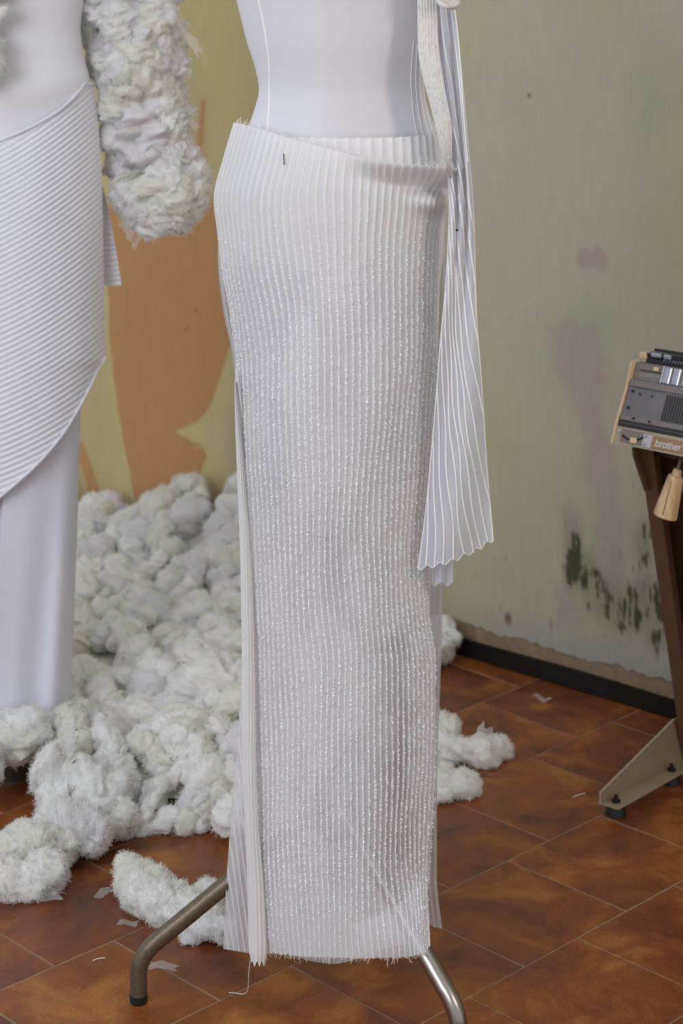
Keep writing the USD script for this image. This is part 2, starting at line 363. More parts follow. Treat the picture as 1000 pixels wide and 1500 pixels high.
    body = trimesh.Trimesh(v, np.vstack([f[:, [0, 1, 2]], f[:, [0, 2, 3]]]), process=False)
    tag(obj('baseboard_back', cat(body, *capm), 'black_strip', smooth=35), kind='structure')
    # crumbling plaster end cap where the skirting stops
    capz = [box(W0 + WT * -0.016 + WN * 0.004 + [0, 0, 0.036], (0.008, 0.012, 0.066), Rw, 0.003)]
    tag(obj('trim_1', cat(*capz), 'plaster_edge', smooth=False), kind='structure')
build_wall()

# ---------------------------------------------------------------- main dress form (white jersey torso on a tube stand)
FY = 3.0                                                      # depth of its axis
form = thing('dress_form', 'white jersey covered dress form wearing the beaded ribbed skirt, bent tube stand below', 'dress form')
tl = pc([(-420, 452), (-400, 440), (-330, 448), (-318, 380), (-300, 335), (-240, 325), (-150, 322), (-60, 328), (0, 346), (60, 361), (110, 376), (130, 379), (165, 371), (195, 361), (215, 362), (260, 352), (310, 348), (400, 354), (520, 372), (700, 390), (760, 410)])
def build_torso(center, Y, lf, y0, y1, fa, rows=190, cols=120, ridge=0.0):
    y = np.linspace(y0, y1, rows); a = (center - lf(y)) / F * Y
    bf = np.maximum(a * fa(y), 0.02)
    th = np.linspace(0, 2 * np.pi, cols, endpoint=False)
    Z = H - (y - CY) / F * Y
    X = (center - 500) / F * Y + a[:, None] * np.sin(th)[None]
    c = -np.cos(th)[None]
    YY = Y + bf[:, None] * np.where(c < 0, c * (1 - ridge * np.abs(np.sin(th) + ridge * 0.28)[None] * 0.5), c)
    p = np.stack([X, YY, Z[:, None] + 0 * X], -1)
    v = p.reshape(-1, 3); i = np.arange(cols); j = (i + 1) % cols
    f = [np.stack([r * cols + i, (r + 1) * cols + i, (r + 1) * cols + j, r * cols + j], 1) for r in range(rows - 1)]
    v = np.vstack([v, p[0].mean(0), p[-1].mean(0)]); n = rows * cols
    tri = np.vstack([np.vstack(f)[:, [0, 1, 2]], np.vstack(f)[:, [0, 2, 3]], np.stack([i, j, np.full(cols, n)], 1), np.stack([(rows - 1) * cols + j, (rows - 1) * cols + i, np.full(cols, n + 1)], 1)])
    return trimesh.Trimesh(v, tri, process=False)
fa = pc([(-420, 1.0), (-318, 0.75), (-150, 0.72), (0, 0.66), (130, 0.68), (215, 0.58), (300, 0.5), (760, 0.5)])
torso = build_torso(500, FY, tl, -420, 700, fa, ridge=0.8)
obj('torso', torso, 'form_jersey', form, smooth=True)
# side seam of the jersey cover
ys = np.linspace(-60, 215, 60)
seam_px = pc([(-60, 366), (0, 381), (60, 392), (100, 396), (150, 395), (215, 390)])(ys)
a_ = (500 - tl(ys)) / F * FY; u_ = np.clip((seam_px - 500) / F * FY / a_, -1, 1); th_ = np.arcsin(u_)
seamY = FY - a_ * fa(ys) * np.cos(th_) * (1 - 0.40 * np.abs(u_ + 0.224))
seam = np.stack([u_ * a_, seamY, H - (ys - CY) / F * FY], -1)
obj('side_seam', tube(seam + [0, -0.0005, 0], 0.0016, 8), 'rib_cord', form)
# stand: pole, hub, three bent tube legs with rubber tips
HUB = np.array([-0.012, 3.0, 0.27])
obj('pole', tube([HUB + [0, 0, -0.05], HUB + [0, 0, 0.62]], 0.016, 20), 'tube_steel', form)
obj('hub', tube([HUB + [0, 0, -0.05], HUB + [0, 0, -0.045], HUB + [0, 0, 0.04], HUB + [0, 0, 0.045]], [0.02, 0.026, 0.026, 0.02], 20), 'tube_brown', form)
def leg(foot, knee_h, m, outward=0.0):
    foot = np.array(foot, float)
    d = (foot - HUB) * [1, 1, 0]; d /= np.linalg.norm(d)
    knee = foot + [0, 0, knee_h]
    pts = [HUB + d * 0.02, HUB * 0.25 + knee * 0.75]
    a = knee + (HUB - knee) / np.linalg.norm(HUB - knee) * 0.035
    b = knee - [0, 0, 0.028]
    arc = [(1 - t) ** 2 * a + 2 * t * (1 - t) * knee + t * t * b for t in np.linspace(0, 1, 12)]
    path = np.array([HUB + d * 0.015, *arc, foot + [0, 0, 0.008]])
    l = obj('leg', tube(path, 0.0125, 22), m, form, smooth=60)
    obj('rubber_tip', tube([foot, foot + [0, 0, 0.003], foot + [0, 0, 0.012]], [0.0115, 0.0132, 0.0132], 22), 'black_rubber', l)
leg(G(203, 1468), 0.068, 'tube_brown')
leg(G(672, 1552), 0.066, 'tube_steel')
leg((0.09, 3.29, 0), 0.066, 'tube_brown')

# ---------------------------------------------------------------- the beaded ribbed wrap skirt
skirt = thing('skirt', 'long white ribbed wrap skirt covered in tiny beads on the dress form in the middle', 'skirt')
Lf = pc([(140, 356), (180, 344), (230, 329), (295, 314), (340, 319), (400, 327), (450, 337), (520, 345), (600, 348), (700, 353), (850, 360), (950, 363), (1100, 366), (1250, 371), (1400, 380)])
Rf = pc([(140, 650), (200, 652), (300, 650), (350, 645), (400, 643), (500, 640), (600, 634), (700, 628), (800, 622), (900, 627), (980, 637), (1100, 636), (1200, 632), (1290, 626), (1400, 629)])
Yed = pc([(140, 2.99), (300, 2.985), (520, 2.975), (900, 2.95), (1150, 2.93), (1400, 2.905)])
Bf = pc([(140, 0.085), (300, 0.115), (520, 0.115), (900, 0.075), (1200, 0.06), (1400, 0.055)])
TH = pc([(140, 1.15), (300, 1.2), (520, 1.1), (900, 0.95), (1400, 0.8)])
ytop = pc([(345, 180), (390, 191), (440, 206), (470, 213), (500, 221), (540, 232), (580, 239), (620, 243), (650, 247)])
yhem = pc([(330, 1398), (395, 1396), (450, 1401), (560, 1403), (600, 1397), (630, 1386)])
NR = 35
def front_sheet(u, v, top, hem, lift=0.0):
    """u (cols) in [-1.2, 1.2], v (rows) in [0, 1] -> picture columns, rows, depth."""
    uc = np.clip(u, -1, 1)[None]
    approx = 497 + 155 * np.sin(1.15 * uc) / np.sin(1.15)
    approx_h = 504 + 125 * uc
    t, h = top(approx), hem(approx_h)
    py = t + v[:, None] * (h - t)
    th = TH(py); l, r = Lf(py), Rf(py)
    base = (l + r) / 2 + (r - l) / 2 * np.sin(th * uc) / np.sin(th)
    ex = np.sign(u)[None] * np.maximum(np.abs(u) - 1, 0)[None]
    sway = 16 * sstep(1180, 1370, py) * np.exp(-((base - 590) / 55) ** 2) + 1.6 * np.sin(py / 47 + uc * 5) * (1 - uc ** 2)
    px = base + sway * (1 - np.abs(uc) ** 6) - ex * 60 * np.abs(ex)
    Yd = Yed(py) - Bf(py) * (np.cos(th * uc) - np.cos(th)) / (1 - np.cos(th)) + np.abs(ex) * 0.45
    pl = 488 + (py - 1177) * 0.603; Yl = 3.0 - 0.194 * (py - 1177) / 305 - 0.034      # cloth rests on the right stand leg
    Yd = Yd - np.maximum(Yd - Yl, 0) * np.exp(-((base - pl) / 64) ** 2) * sstep(1150, 1330, py)
    return px, py, Yd
u = np.linspace(-1.2, 1.2, int(NR * 8 * 1.2) + 1); v = np.linspace(0, 1, 620)
px, py, Yd = front_sheet(u, v, ytop, yhem)
U = np.broadcast_to(u[None], px.shape)
# the loose corner at upper right: its lip stands off the body, hollow below it, then a soft bump
dy = py - ytop(np.clip(px, 345, 650))
wlip = sstep(480, 640, px) * (1 + 0.0 * px)
lip = wlip * (0.070 * np.exp(-(dy / 17) ** 2) - 0.016 * np.exp(-((dy - 33) / 10) ** 2))
bump = 0.030 * np.exp(-((px - 634) / 26) ** 2 - ((dy - 52) / 16) ** 2)
tipx = 28 * sstep(560, 655, px) * np.exp(-(dy / 34) ** 2)
Yd = Yd - lip - bump
px2 = px + tipx
pts = P(px2, py, Yd)
n = grid_normals(pts); n *= np.sign((n * ([0, 0, H] - pts)).sum(-1, keepdims=True))
phase = U * NR / 2 + 0.05 * np.sin(py / 31 + U * 9)
fr = np.abs((phase % 1.0) - 0.5) * 2                               # 0 on a rib, 1 between ribs
rib = np.exp(-(fr / 0.30) ** 2)
q = np.stack([px / 9, py / 9, 0 * px], -1)
beaded = sstep(300, 420, py) * sstep(1385, 1300, py)
lump = meshkit.noise(np.stack([px / 3.0, py / 3.2, 0 * px], -1), 3) - 0.5
soft = meshkit.fbm(np.stack([px / 60, py / 150, 0 * px], -1), 3, 5) - 0.5
wear = sstep(0.40, 0.62, meshkit.fbm(np.stack([px / 55, py / 140, 0 * px + 4], -1), 3, 8))
disp = (0.0022 - 0.0006 * beaded) * rib + beaded * (0.0017 * lump * (0.45 + rib)) + 0.006 * soft * sstep(200, 420, py)
pts = pts + n * disp[..., None]
sheer = np.exp(-((px - 585) / 34) ** 2) * sstep(880, 960, py) * sstep(1330, 1230, py) + 0.35 * np.exp(-((px - 590) / 40) ** 2) * sstep(560, 640, py)
cover = np.clip(0.80 + 0.20 * rib - (1 - rib) * (0.10 * wear * beaded + 0.42 * sheer), 0, 1)
cover = cover + (np.clip(0.87 + 0.13 * rib, 0, 1) - cover) * sstep(470, 300, py)
obj('front_panel', grid(pts), 'knit_white', skirt, smooth=True, prim_attrs={'cover': cover.ravel()})
FRONT = (px2, py, pts, n, rib, phase, U)
# beads and sequins stitched along the ribs
rng = np.random.default_rng(11)
octa = np.array([[1, 0, 0], [-1, 0, 0], [0, 1, 0], [0, -1, 0], [0, 0, 1], [0, 0, -1]], float)
octf = np.array([[0, 2, 4], [2, 1, 4], [1, 3, 4], [3, 0, 4], [2, 0, 5], [1, 2, 5], [3, 1, 5], [0, 3, 5]])
ok = np.argwhere((rib > 0.3) & (np.abs(U) < 1.0) & (py > 300) & (py < 1392))
wts = (0.25 + sstep(330, 480, py) * sstep(1390, 1290, py)) * (0.55 + 0.6 * (meshkit.fbm(np.stack([px / 70, py / 90, 0 * px], -1), 3, 15)))
wt = wts[ok[:, 0], ok[:, 1]]
sel = ok[rng.choice(len(ok), 15000, replace=False, p=wt / wt.sum())]
def scatter(sel, r, seed):
    rg = np.random.default_rng(seed); c = pts[sel[:, 0], sel[:, 1]] + n[sel[:, 0], sel[:, 1]] * (r * 0.5)[:, None]
    R = np.linalg.qr(rg.normal(size=(len(sel), 3, 3)))[0]
    vv = c[:, None] + r[:, None, None] * np.einsum('kj,nij->nki', octa, R)
    ff = octf[None] + 6 * np.arange(len(sel))[:, None, None]
    return (vv.reshape(-1, 3), ff.reshape(-1, 3))
tag(obj('beads', scatter(sel, rng.uniform(0.0007, 0.0014, len(sel)), 12), 'bead', skirt, smooth=False), kind='stuff')
sel2 = ok[rng.choice(len(ok), 420, replace=False, p=wt / wt.sum())]
tag(obj('sequins', scatter(sel2, rng.uniform(0.0009, 0.0015, len(sel2)), 13), 'sequin', skirt, smooth=False), kind='stuff')
# rolled front edge at left: a narrow smooth band hanging from the hip to below the hem
ye = np.linspace(560, 1412, 200)
ec = pc([(560, 345), (640, 350), (800, 359), (900, 362), (1000, 364), (1100, 365), (1200, 368), (1300, 374), (1412, 378)])(ye)
ew = pc([(560, 2), (640, 5), (900, 9), (1100, 10), (1200, 10), (1300, 12), (1390, 13), (1412, 10)])(ye)
a = np.linspace(-1, 1, 26)
ex = ec[:, None] + ew[:, None] * a[None]
ey = ye[:, None] + 0 * ex + 4 * np.sin(a * 9)[None] * sstep(1380, 1412, ye)[:, None]
eY = pc([(560, 2.962), (900, 2.93), (1412, 2.885)])(ye)[:, None] - 0.012 * np.cos(a * 1.4)[None] + 0.0016 * np.cos(a * 14 + ye[:, None] / 60)
obj('rolled_edge', grid(P(ex, ey, eY)), 'knit_white', skirt, smooth=True, prim_attrs={'cover': np.full(ex.size, 0.97)})
# striped side panel that shows left of the rolled edge
ys_ = np.linspace(540, 1390, 420); us_ = np.linspace(0, 1, 130)
sl = pc([(540, 344), (600, 347), (700, 351), (800, 354), (900, 356), (1000, 353), (1100, 346), (1200, 338), (1300, 331), (1390, 327)])(ys_)
sr = pc([(540, 352), (900, 366), (1390, 376)])(ys_)
sx = sl[:, None] + (sr - sl)[:, None] * us_[None]
sy = ys_[:, None] + 8 * us_[None] * sstep(1200, 1390, ys_)[:, None]
ph = (sx - 330 + (sy - 1390) * -0.14) / 8.2
sfr = np.exp(-((np.abs((ph % 1) - 0.5) * 2) / 0.38) ** 2)
sY = 2.965 - 0.012 * sstep(0, 0.5, us_)[None] + 0 * sx - 0.0022 * sfr
obj('side_panel', grid(P(sx, sy, sY)), 'knit_white', skirt, smooth=True, prim_attrs={'cover': np.clip(0.72 + 0.28 * sfr, 0, 1).ravel()})
# back panel: hangs behind, shows at the right edge and a little below the hem
yb = np.linspace(230, 1, 1); rows = np.linspace(0, 1, 420); ub = np.linspace(-1, 1, 240)
bl = pc([(230, 345), (300, 322), (380, 319), (450, 326), (520, 340), (700, 360), (1000, 372), (1400, 385)])
br = pc([(230, 650), (300, 652), (500, 655), (700, 652), (860, 649), (1000, 645), (1150, 640), (1280, 640), (1360, 648)])
hemb = pc([(-1, 1370), (-0.7, 1396), (-0.45, 1408), (-0.2, 1412), (0.05, 1404), (0.3, 1392), (0.7, 1376), (0.84, 1352), (0.9, 1358), (1, 1360)])(ub)
by = 235 + rows[:, None] * (hemb[None] - 235)
bx = (bl(by) + br(by)) / 2 + (br(by) - bl(by)) / 2 * ub[None]
bY = pc([(235, 3.06), (500, 3.10), (900, 3.075), (1400, 3.04)])(by) + 0.03 * (1 - ub[None] ** 2) * sstep(1300, 800, by) - 0.04 * np.abs(ub[None]) ** 4 * sstep(200, 500, by)
bph = ub[None] * 17 + 0 * by; brib = np.exp(-((np.abs((bph % 1) - 0.5) * 2) / 0.4) ** 2)
bY = bY - 0.002 * brib
obj('back_panel', grid(P(bx, by, bY)), 'knit_white', skirt, smooth=True, prim_attrs={'cover': np.clip(0.74 + 0.26 * brib, 0, 1).ravel()})
# ribbed waist yoke under the diagonal edge, all round the form
yy = np.linspace(0, 1, 60); tt = np.linspace(0, 2 * np.pi, 520)
aw = pc([(0, 0.147), (0.5, 0.150), (1, 0.153)])(yy)[:, None]
bw = pc([(0, 0.090), (0.5, 0.089), (1, 0.086)])(yy)[:, None]
rbw = np.exp(-((np.abs(((tt * 56 / (2 * np.pi)) % 1) - 0.5) * 2) / 0.45) ** 2)[None]
zc = P(500, 194, FY)[2]
yx = (aw + 0.0022 * rbw) * np.sin(tt)[None]; yY = FY - (bw + 0.0022 * rbw) * np.cos(tt)[None]
yz = zc - yy[:, None] * 0.075 + 0 * yx - 0.008 * np.cos(tt)[None] * 0 + 0.0015 * rbw * (1 - yy[:, None])
obj('waist_yoke', grid(np.stack([yx, yY, yz], -1)), 'knit_white', skirt, smooth=True, prim_attrs={'cover': np.clip(0.93 + 0.07 * rbw + 0 * yx, 0, 1).ravel()})
# frayed threads along the diagonal top edge and hem
rg = np.random.default_rng(5)
cols = rg.integers(int(len(u) * 0.1), int(len(u) * 0.9), 420)
st = np.concatenate([pts[0, cols[:240]], pts[-1, cols[240:]]])
dr = np.concatenate([np.tile([0, 0, 1.0], (240, 1)), np.tile([0, 0, -1.0], (180, 1))]) + rg.normal(0, 0.6, (420, 3))
ln = rg.uniform(0.002, 0.006, 420)[:, None, None]
fr_pts = st[:, None] + dr[:, None] * np.linspace(0, 1, 4)[None, :, None] * ln
tag(curves('frayed_threads', fr_pts, 'fibre', 0.0005, skirt), kind='stuff')
# hem thread trailing to the floor
th_path = smooth_path([P(366, 1408, 2.925), P(364, 1428, 2.93), P(363, 1449, 2.955), G(352, 1456, 0.001), G(335, 1454, 0.001)], 40)
obj('loose_thread', tube(th_path, 0.0006, 5), 'fibre', skirt)
# dress pin stuck in the front
i0 = np.argmin(np.abs(px2 - 417) + np.abs(py - 226)); i1 = np.argmin(np.abs(px2 - 417) + np.abs(py - 243))
pa, pb = pts.reshape(-1, 3)[i0], pts.reshape(-1, 3)[i1]; nn = n.reshape(-1, 3)[i0]
pin = tag(obj('dress_pin', tube([pa + nn * 0.002, pb + nn * 0.002], 0.0007, 6), 'dark_metal'), 'thin dark steel pin stuck upright in the skirt front below the waist', 'pin')

# ---------------------------------------------------------------- sheer striped drape at the right
drape = thing('drape', 'sheer white striped fabric panel hanging down the right side of the skirt', 'fabric drape')
dl = pc([(-330, 600), (-100, 608), (0, 613), (70, 616), (150, 634), (200, 645), (260, 656), (300, 658), (400, 654), (500, 645), (600, 637), (680, 630), (760, 622), (832, 612)])
drr = pc([(-330, 640), (-100, 655), (0, 664), (30, 668), (100, 675), (200, 684), (330, 694), (450, 697), (560, 705), (700, 714), (780, 721), (832, 725)])
hemd = lambda s: 832 - 42 * s ** 1.6 + 3.0 * np.sin(s * 40)
DS, DV = 150, 420
s_ = np.linspace(0, 1, DS); vv = np.linspace(0, 1, DV)
def drape_pt(s, yrow, off=0.0):
    x = dl(yrow) + (drr(yrow) - dl(yrow)) * s
    fold = sstep(520, 250, yrow)
    Y = 2.905 + 0.02 * sstep(250, -50, yrow) + 0.03 * (s - 0.4) ** 2 + 0.010 * np.sin(s * 17 + yrow / 130) * fold + 0.010 * np.sin(s * 6 + yrow / 90) * (1 - fold) - off
    return P(x, yrow, Y)
yrow = -330 + vv[:, None] * (hemd(s_)[None] + 330)
gp = drape_pt(s_[None], yrow)
nzs = meshkit.fbm(np.stack([s_[None] * 14 + 0 * yrow, yrow / 40, 0 * yrow], -1), 3, 21)
obj('panel', grid(gp), 'sheer_white', drape, smooth=True, prim_attrs={'cover': np.clip(0.76 + 0.16 * (nzs - 0.5) + 0.14 * sstep(600, 100, yrow) - 0.10 * sstep(760, 830, yrow), 0, 1).ravel()})
def stripe(fn, y0, y1, w=0.0013, name='stripe'):
    y = np.linspace(y0, y1, 90); s = fn(y); s = np.clip(s + 0.022 * np.sin(y / 23 + y0) * np.clip(s * (1 - s) * 4, 0, 1), 0.0, 1)
    obj(name, tube(drape_pt(s, y, 0.0012), w, 7), 'rib_cord', drape)
for y0, send in ((715, .10), (640, .22), (565, .335), (490, .47), (430, .585), (375, .70), (330, .82), (285, .93)):
    y1 = float(hemd(np.array(send)))
    stripe(lambda y: send * ((y - y0) / (y1 - y0)) ** 0.85, y0, y1)
for y0, y1 in ((245, 735), (215, 610), (170, 500), (110, 420), (50, 350)):
    stripe(lambda y: ((y - y0) / (y1 - y0)) ** 0.9, y0, y1)
for k, s0 in enumerate(np.linspace(0.12, 0.97, 9)):
    stripe(lambda y: s0 + 0.05 * np.sin(y / 90 + k), -330, 150 + 40 * (k % 4) + 90 * s0, 0.0010)
# bound edges
for sv in (0.0, 1.0):
    y = np.linspace(-330, float(hemd(np.array(sv))), 140)
    obj('edge_binding', tube(drape_pt(np.full_like(y, sv), y), 0.0010, 7), 'rib_cord', drape)
obj('hem_edge', tube(drape_pt(s_, hemd(s_)), 0.0006, 6), 'rib_cord', drape)
# denser gathered knit along the upper left of the drape
kl = pc([(-330, 596), (0, 611), (70, 612), (100, 616), (150, 629), (200, 641), (262, 658)])
kr = pc([(-330, 622), (0, 640), (60, 642), (120, 650), (200, 662), (262, 661)])
ky = np.linspace(-330, 262, 260); ks = np.linspace(0, 1, 90)
kx = kl(ky)[:, None] + (kr(ky) - kl(ky))[:, None] * ks[None]
krib = np.exp(-((np.abs(((ks * 7) % 1) - 0.5) * 2) / 0.5) ** 2)[None]
kY = 2.888 + 0.02 * sstep(250, -50, ky)[:, None] - 0.006 * np.sin(ks * np.pi)[None] - 0.0025 * krib + 0.0012 * (meshkit.noise(np.stack([kx / 2.5, ky[:, None] / 2.5 + 0 * kx, 0 * kx], -1), 4) - .5) * 2
obj('gathered_knit', grid(P(kx, ky[:, None] + 0 * kx, kY)), 'knit_cream', drape, smooth=True)
for L in ([(606, 60), (602, 120), (605, 165), (612, 201)], [(611, 66), (609, 120), (613, 165), (621, 201)], [(616, 80), (615, 125), (620, 165), (629, 201)], [(619, 96), (621, 135), (627, 170), (635, 199)]):
    q_ = smooth_path([[*p, 0] for p in L], 40); hw = 500 - tl(q_[:, 1]); uu = np.clip((q_[:, 0] - 500) / hw, -1, 0.995)
    qY = FY - hw / F * FY * fa(q_[:, 1]) * np.sqrt(1 - uu ** 2) * (1 - 0.4 * np.abs(uu + 0.224)) - 0.002
    obj('inner_rib', tube(P(q_[:, 0], q_[:, 1], qY), 0.0007, 6), 'rib_cord', drape)
obj('speck', trimesh.creation.icosphere(2, 0.0019).apply_translation(P(669, 337, 2.885)), 'dark_metal', drape)
# second layer peeping out below the hem
yq = np.linspace(800, 856, 30); sq = np.linspace(0, 1, 40)
qx = 632 + sq[None] * (32 - 0 * yq[:, None]) ; qy = yq[:, None] - 10 * (1 - sq[None]) * 0 + 3 * np.sin(sq * 11)[None] * sstep(830, 856, yq)[:, None]
obj('under_layer', grid(P(qx, qy, 2.93 + 0.006 * np.sin(sq * 12)[None] + 0 * qy)), 'sheer_white', drape, smooth=True, prim_attrs={'cover': np.full(qx.size if qx.shape == qy.shape else qy.size, 0.72)})

# ---------------------------------------------------------------- second dress form at the left with its clothes
F2Y, F2X = 3.80, 21.0
form2 = thing('dress_form', 'white dress form partly cut off at the left edge, wearing the diagonally ribbed tunic', 'dress form')
r2 = pc([(-330, 60), (-310, 62), (-250, 125), (-150, 138), (-60, 131), (0, 122), (40, 118), (80, 122), (125, 132), (160, 128), (190, 127), (300, 128), (420, 126), (560, 114), (620, 100)])
obj('torso', build_torso(F2X, F2Y, lambda y: 2 * F2X - r2(y), -330, 620, pc([(-330, .9), (0, .7), (125, .7), (200, .6), (620, .5)]), ridge=0.2), 'form_jersey_lit', form2, smooth=True)
c2 = np.array([(F2X - 500) / F * F2Y, F2Y, 0])
obj('pole', tube([c2, c2 + [0, 0, 0.95]], 0.016, 18), 'tube_steel', form2)
obj('base_plate', lathe([(0, 0), (0.09, 0), (0.09, 0.006), (0.02, 0.014), (0, 0.014)], 40).apply_translation(c2), 'tube_brown', form2)
# tunic
tunic = thing('tunic', 'white tunic with fine diagonal ribs and slanting hem on the left dress form', 'tunic')
rt = pc([(100, 133), (125, 137), (190, 145), (260, 149), (400, 152), (470, 153), (525, 154), (545, 148), (600, 146), (740, 146)])
tu = np.linspace(-1, 1, 190); tv = np.linspace(0, 1, 640)
ap = F2X + 132 * np.sin(1.2 * tu) / np.sin(1.2)
tt_ = pc([(-111, 236), (-60, 228), (0, 206), (40, 190), (80, 170), (110, 150), (137, 124)])(ap)
hh_ = pc([(-111, 815), (-60, 775), (0, 727), (60, 676), (100, 630), (125, 590), (142, 556), (153, 522)])(ap)
ty = tt_[None] + tv[:, None] * (hh_ - tt_)[None]
tx = F2X + (rt(ty) - F2X) * np.sin(1.2 * tu)[None] / np.sin(1.2)
tb = pc([(100, .095), (300, .115), (800, .12)])(ty)
tY = F2Y + 0.01 - tb * (np.cos(1.2 * tu)[None] - np.cos(1.2)) / (1 - np.cos(1.2))
ph = (ty * (1 - 0.00035 * (tx - 20)) + 0.66 * tx + 0.0011 * (tx - 20) ** 2) / 8.7
trib = np.exp(-((np.abs((ph % 1) - 0.5) * 2) / 0.5) ** 2)
tY = tY - 0.0022 * trib + 0.006 * (meshkit.fbm(np.stack([tx / 60, ty / 150, 0 * tx], -1), 3, 6) - .5)
front_t = P(tx, ty, tY)
obj('front', grid(front_t), 'tunic_knit', tunic, smooth=True)
obj('neck_edge', tube(front_t[0] + [0, -0.002, 0.001], 0.0032, 8), 'tunic_knit', tunic)
obj('hem_edge', tube(front_t[-1] + [0, -0.002, 0], 0.0026, 8), 'tunic_knit', tunic)
# back of the tunic, a tail that shows past the hip with level ribs
by_ = np.linspace(262, 419, 160); bs = np.linspace(0, 1, 60)
bxr = pc([(262, 147), (290, 155), (340, 165), (380, 172), (419, 178)])(by_)
bx_ = 20 + (bxr[:, None] - 20) * bs[None]
brib2 = np.exp(-((np.abs(((by_[:, None] + 0.12 * bx_) / 7.6 % 1) - 0.5) * 2) / 0.5) ** 2)
obj('back_tail', grid(P(bx_, by_[:, None] + 0 * bx_, F2Y + 0.10 - 0.06 * bs[None] ** 2 - 0.004 * brib2)), 'tunic_knit', tunic, smooth=True)
# trousers
tr = thing('trousers', 'smooth white flared trousers below the ribbed tunic at the left edge', 'trousers')
yr = np.linspace(480, 1075, 300); at = np.linspace(0, 2 * np.pi, 220)
rr = pc([(480, 122), (600, 118), (800, 112), (1000, 104), (1075, 101)])(yr)
llx = pc([(480, -80), (800, -85), (1075, -95)])(yr)
cx_ = (rr + llx) / 2; ax_ = (rr - llx) / 2
w1 = 0.06 * np.sin(4.5 * at + 0.6 + yr[:, None] / 500) + 0.02 * np.sin(9 * at + 1 + yr[:, None] / 260)
amp = sstep(560, 900, yr)[:, None] * (1 - np.abs(np.sin(at))[None] ** 6)
tX = cx_[:, None] + ax_[:, None] * np.sin(at)[None]
tYY = F2Y - (0.085 + 0.02 * sstep(600, 1075, yr)[:, None]) * np.cos(at)[None] * (1 + 3.0 * w1 * amp)
wz = H - (yr - CY) / F * F2Y
tp = np.stack([(tX - 500) / F * F2Y, tYY, wz[:, None] + 0 * tX], -1)
obj('leg_cloth', grid(tp), 'trouser_jersey', tr, smooth=True)

# ---------------------------------------------------------------- fluffy wool: generator
def rope(path, r, seed, ring=30, step=0.0044, rough=1.0):
    """a soft irregular roll of carded wool along a path."""
    p = np.array(path, float)
    d = np.r_[0, np.cumsum(np.linalg.norm(np.diff(p, axis=0), axis=1))]
    k = max(6, int(d[-1] / step)); t = np.linspace(0, d[-1], k)
    c = np.stack([np.interp(t, d, p[:, i]) for i in range(3)], 1)
    x = np.linspace(0, 1, k); e = min(0.45, r / max(d[-1], 1e-6))
    taper = np.sqrt(np.clip(1 - np.clip((e - np.minimum(x, 1 - x)) / e, 0, 1) ** 2, 0.0, 1)) * 0.97 + 0.03
    vary = 0.72 + 0.65 * meshkit.noise(np.stack([t / 0.035, 0 * t, 0 * t + seed], -1), seed)
    m = tube(c, r * taper * vary, ring)
    v = m.vertices.copy(); n_ = v[:k * ring] - np.repeat(c, ring, 0)
    rad = np.linalg.norm(n_, axis=1, keepdims=True); n_ /= np.maximum(rad, 1e-9)
    w = v[:k * ring]
    big = meshkit.noise(w * 38 + seed * 3.7, seed) - 0.5
    mid = np.abs(meshkit.noise(w * 75 + seed * 1.9, seed + 5) - 0.5) * 2
    fine = np.abs(meshkit.noise(w * 160 + seed * 2.9, seed + 9) - 0.5) * 2
    tiny = meshkit.noise(w * 330 + seed, seed + 11) - 0.5
    sc = np.minimum(rad[:, 0], 0.03)
    dd = rad[:, 0] * 0.75 * big + sc * (0.50 * (0.42 - mid) + 0.30 * (0.45 - fine) + 0.18 * tiny) * rough
    off = meshkit.noise(w[:, [1, 2, 0]] * 60 + seed, seed + 20)[:, None] - 0.5
    v[:k * ring] = w + n_ * dd[:, None] + np.cross(n_, [0.3, 0.5, 0.8]) * off * sc[:, None] * 0.5
    return trimesh.Trimesh(v, m.faces, process=False)
def fuzz(meshes, count, seed, lo=0.004, hi=0.012, seen=None):
    rg = np.random.default_rng(seed)
    m = cat(*meshes) if len(meshes) > 1 else meshes[0]
    area = m.area_faces.copy()
    if seen: area *= (m.triangles_center[:, 0] < seen) * (m.face_normals @ [0, -0.6, 0.8] > -0.45)
    f = rg.choice(len(area), count, p=area / area.sum())
    b = rg.dirichlet((1, 1, 1), count); tri = m.vertices[m.faces[f]]
    s = (tri * b[:, :, None]).sum(1); nr = np.cross(tri[:, 1] - tri[:, 0], tri[:, 2] - tri[:, 0]); nr /= np.maximum(np.linalg.norm(nr, axis=1, keepdims=True), 1e-12)
    L = rg.uniform(lo, hi, (count, 1)); d1 = nr + rg.normal(0, 0.7, (count, 3)); d2 = d1 + rg.normal(0, 1.0, (count, 3))
    d1 /= np.linalg.norm(d1, axis=1, keepdims=True); d2 /= np.linalg.norm(d2, axis=1, keepdims=True)
    d3 = d2 + rg.normal(0, 0.8, (count, 3)); d3 /= np.linalg.norm(d3, axis=1, keepdims=True)
    a = s - nr * 0.001; b_ = a + d1 * L * 0.35; c = b_ + d2 * L * 0.35; e = c + d3 * L * 0.3
    return np.stack([a, b_, c, e], 1)
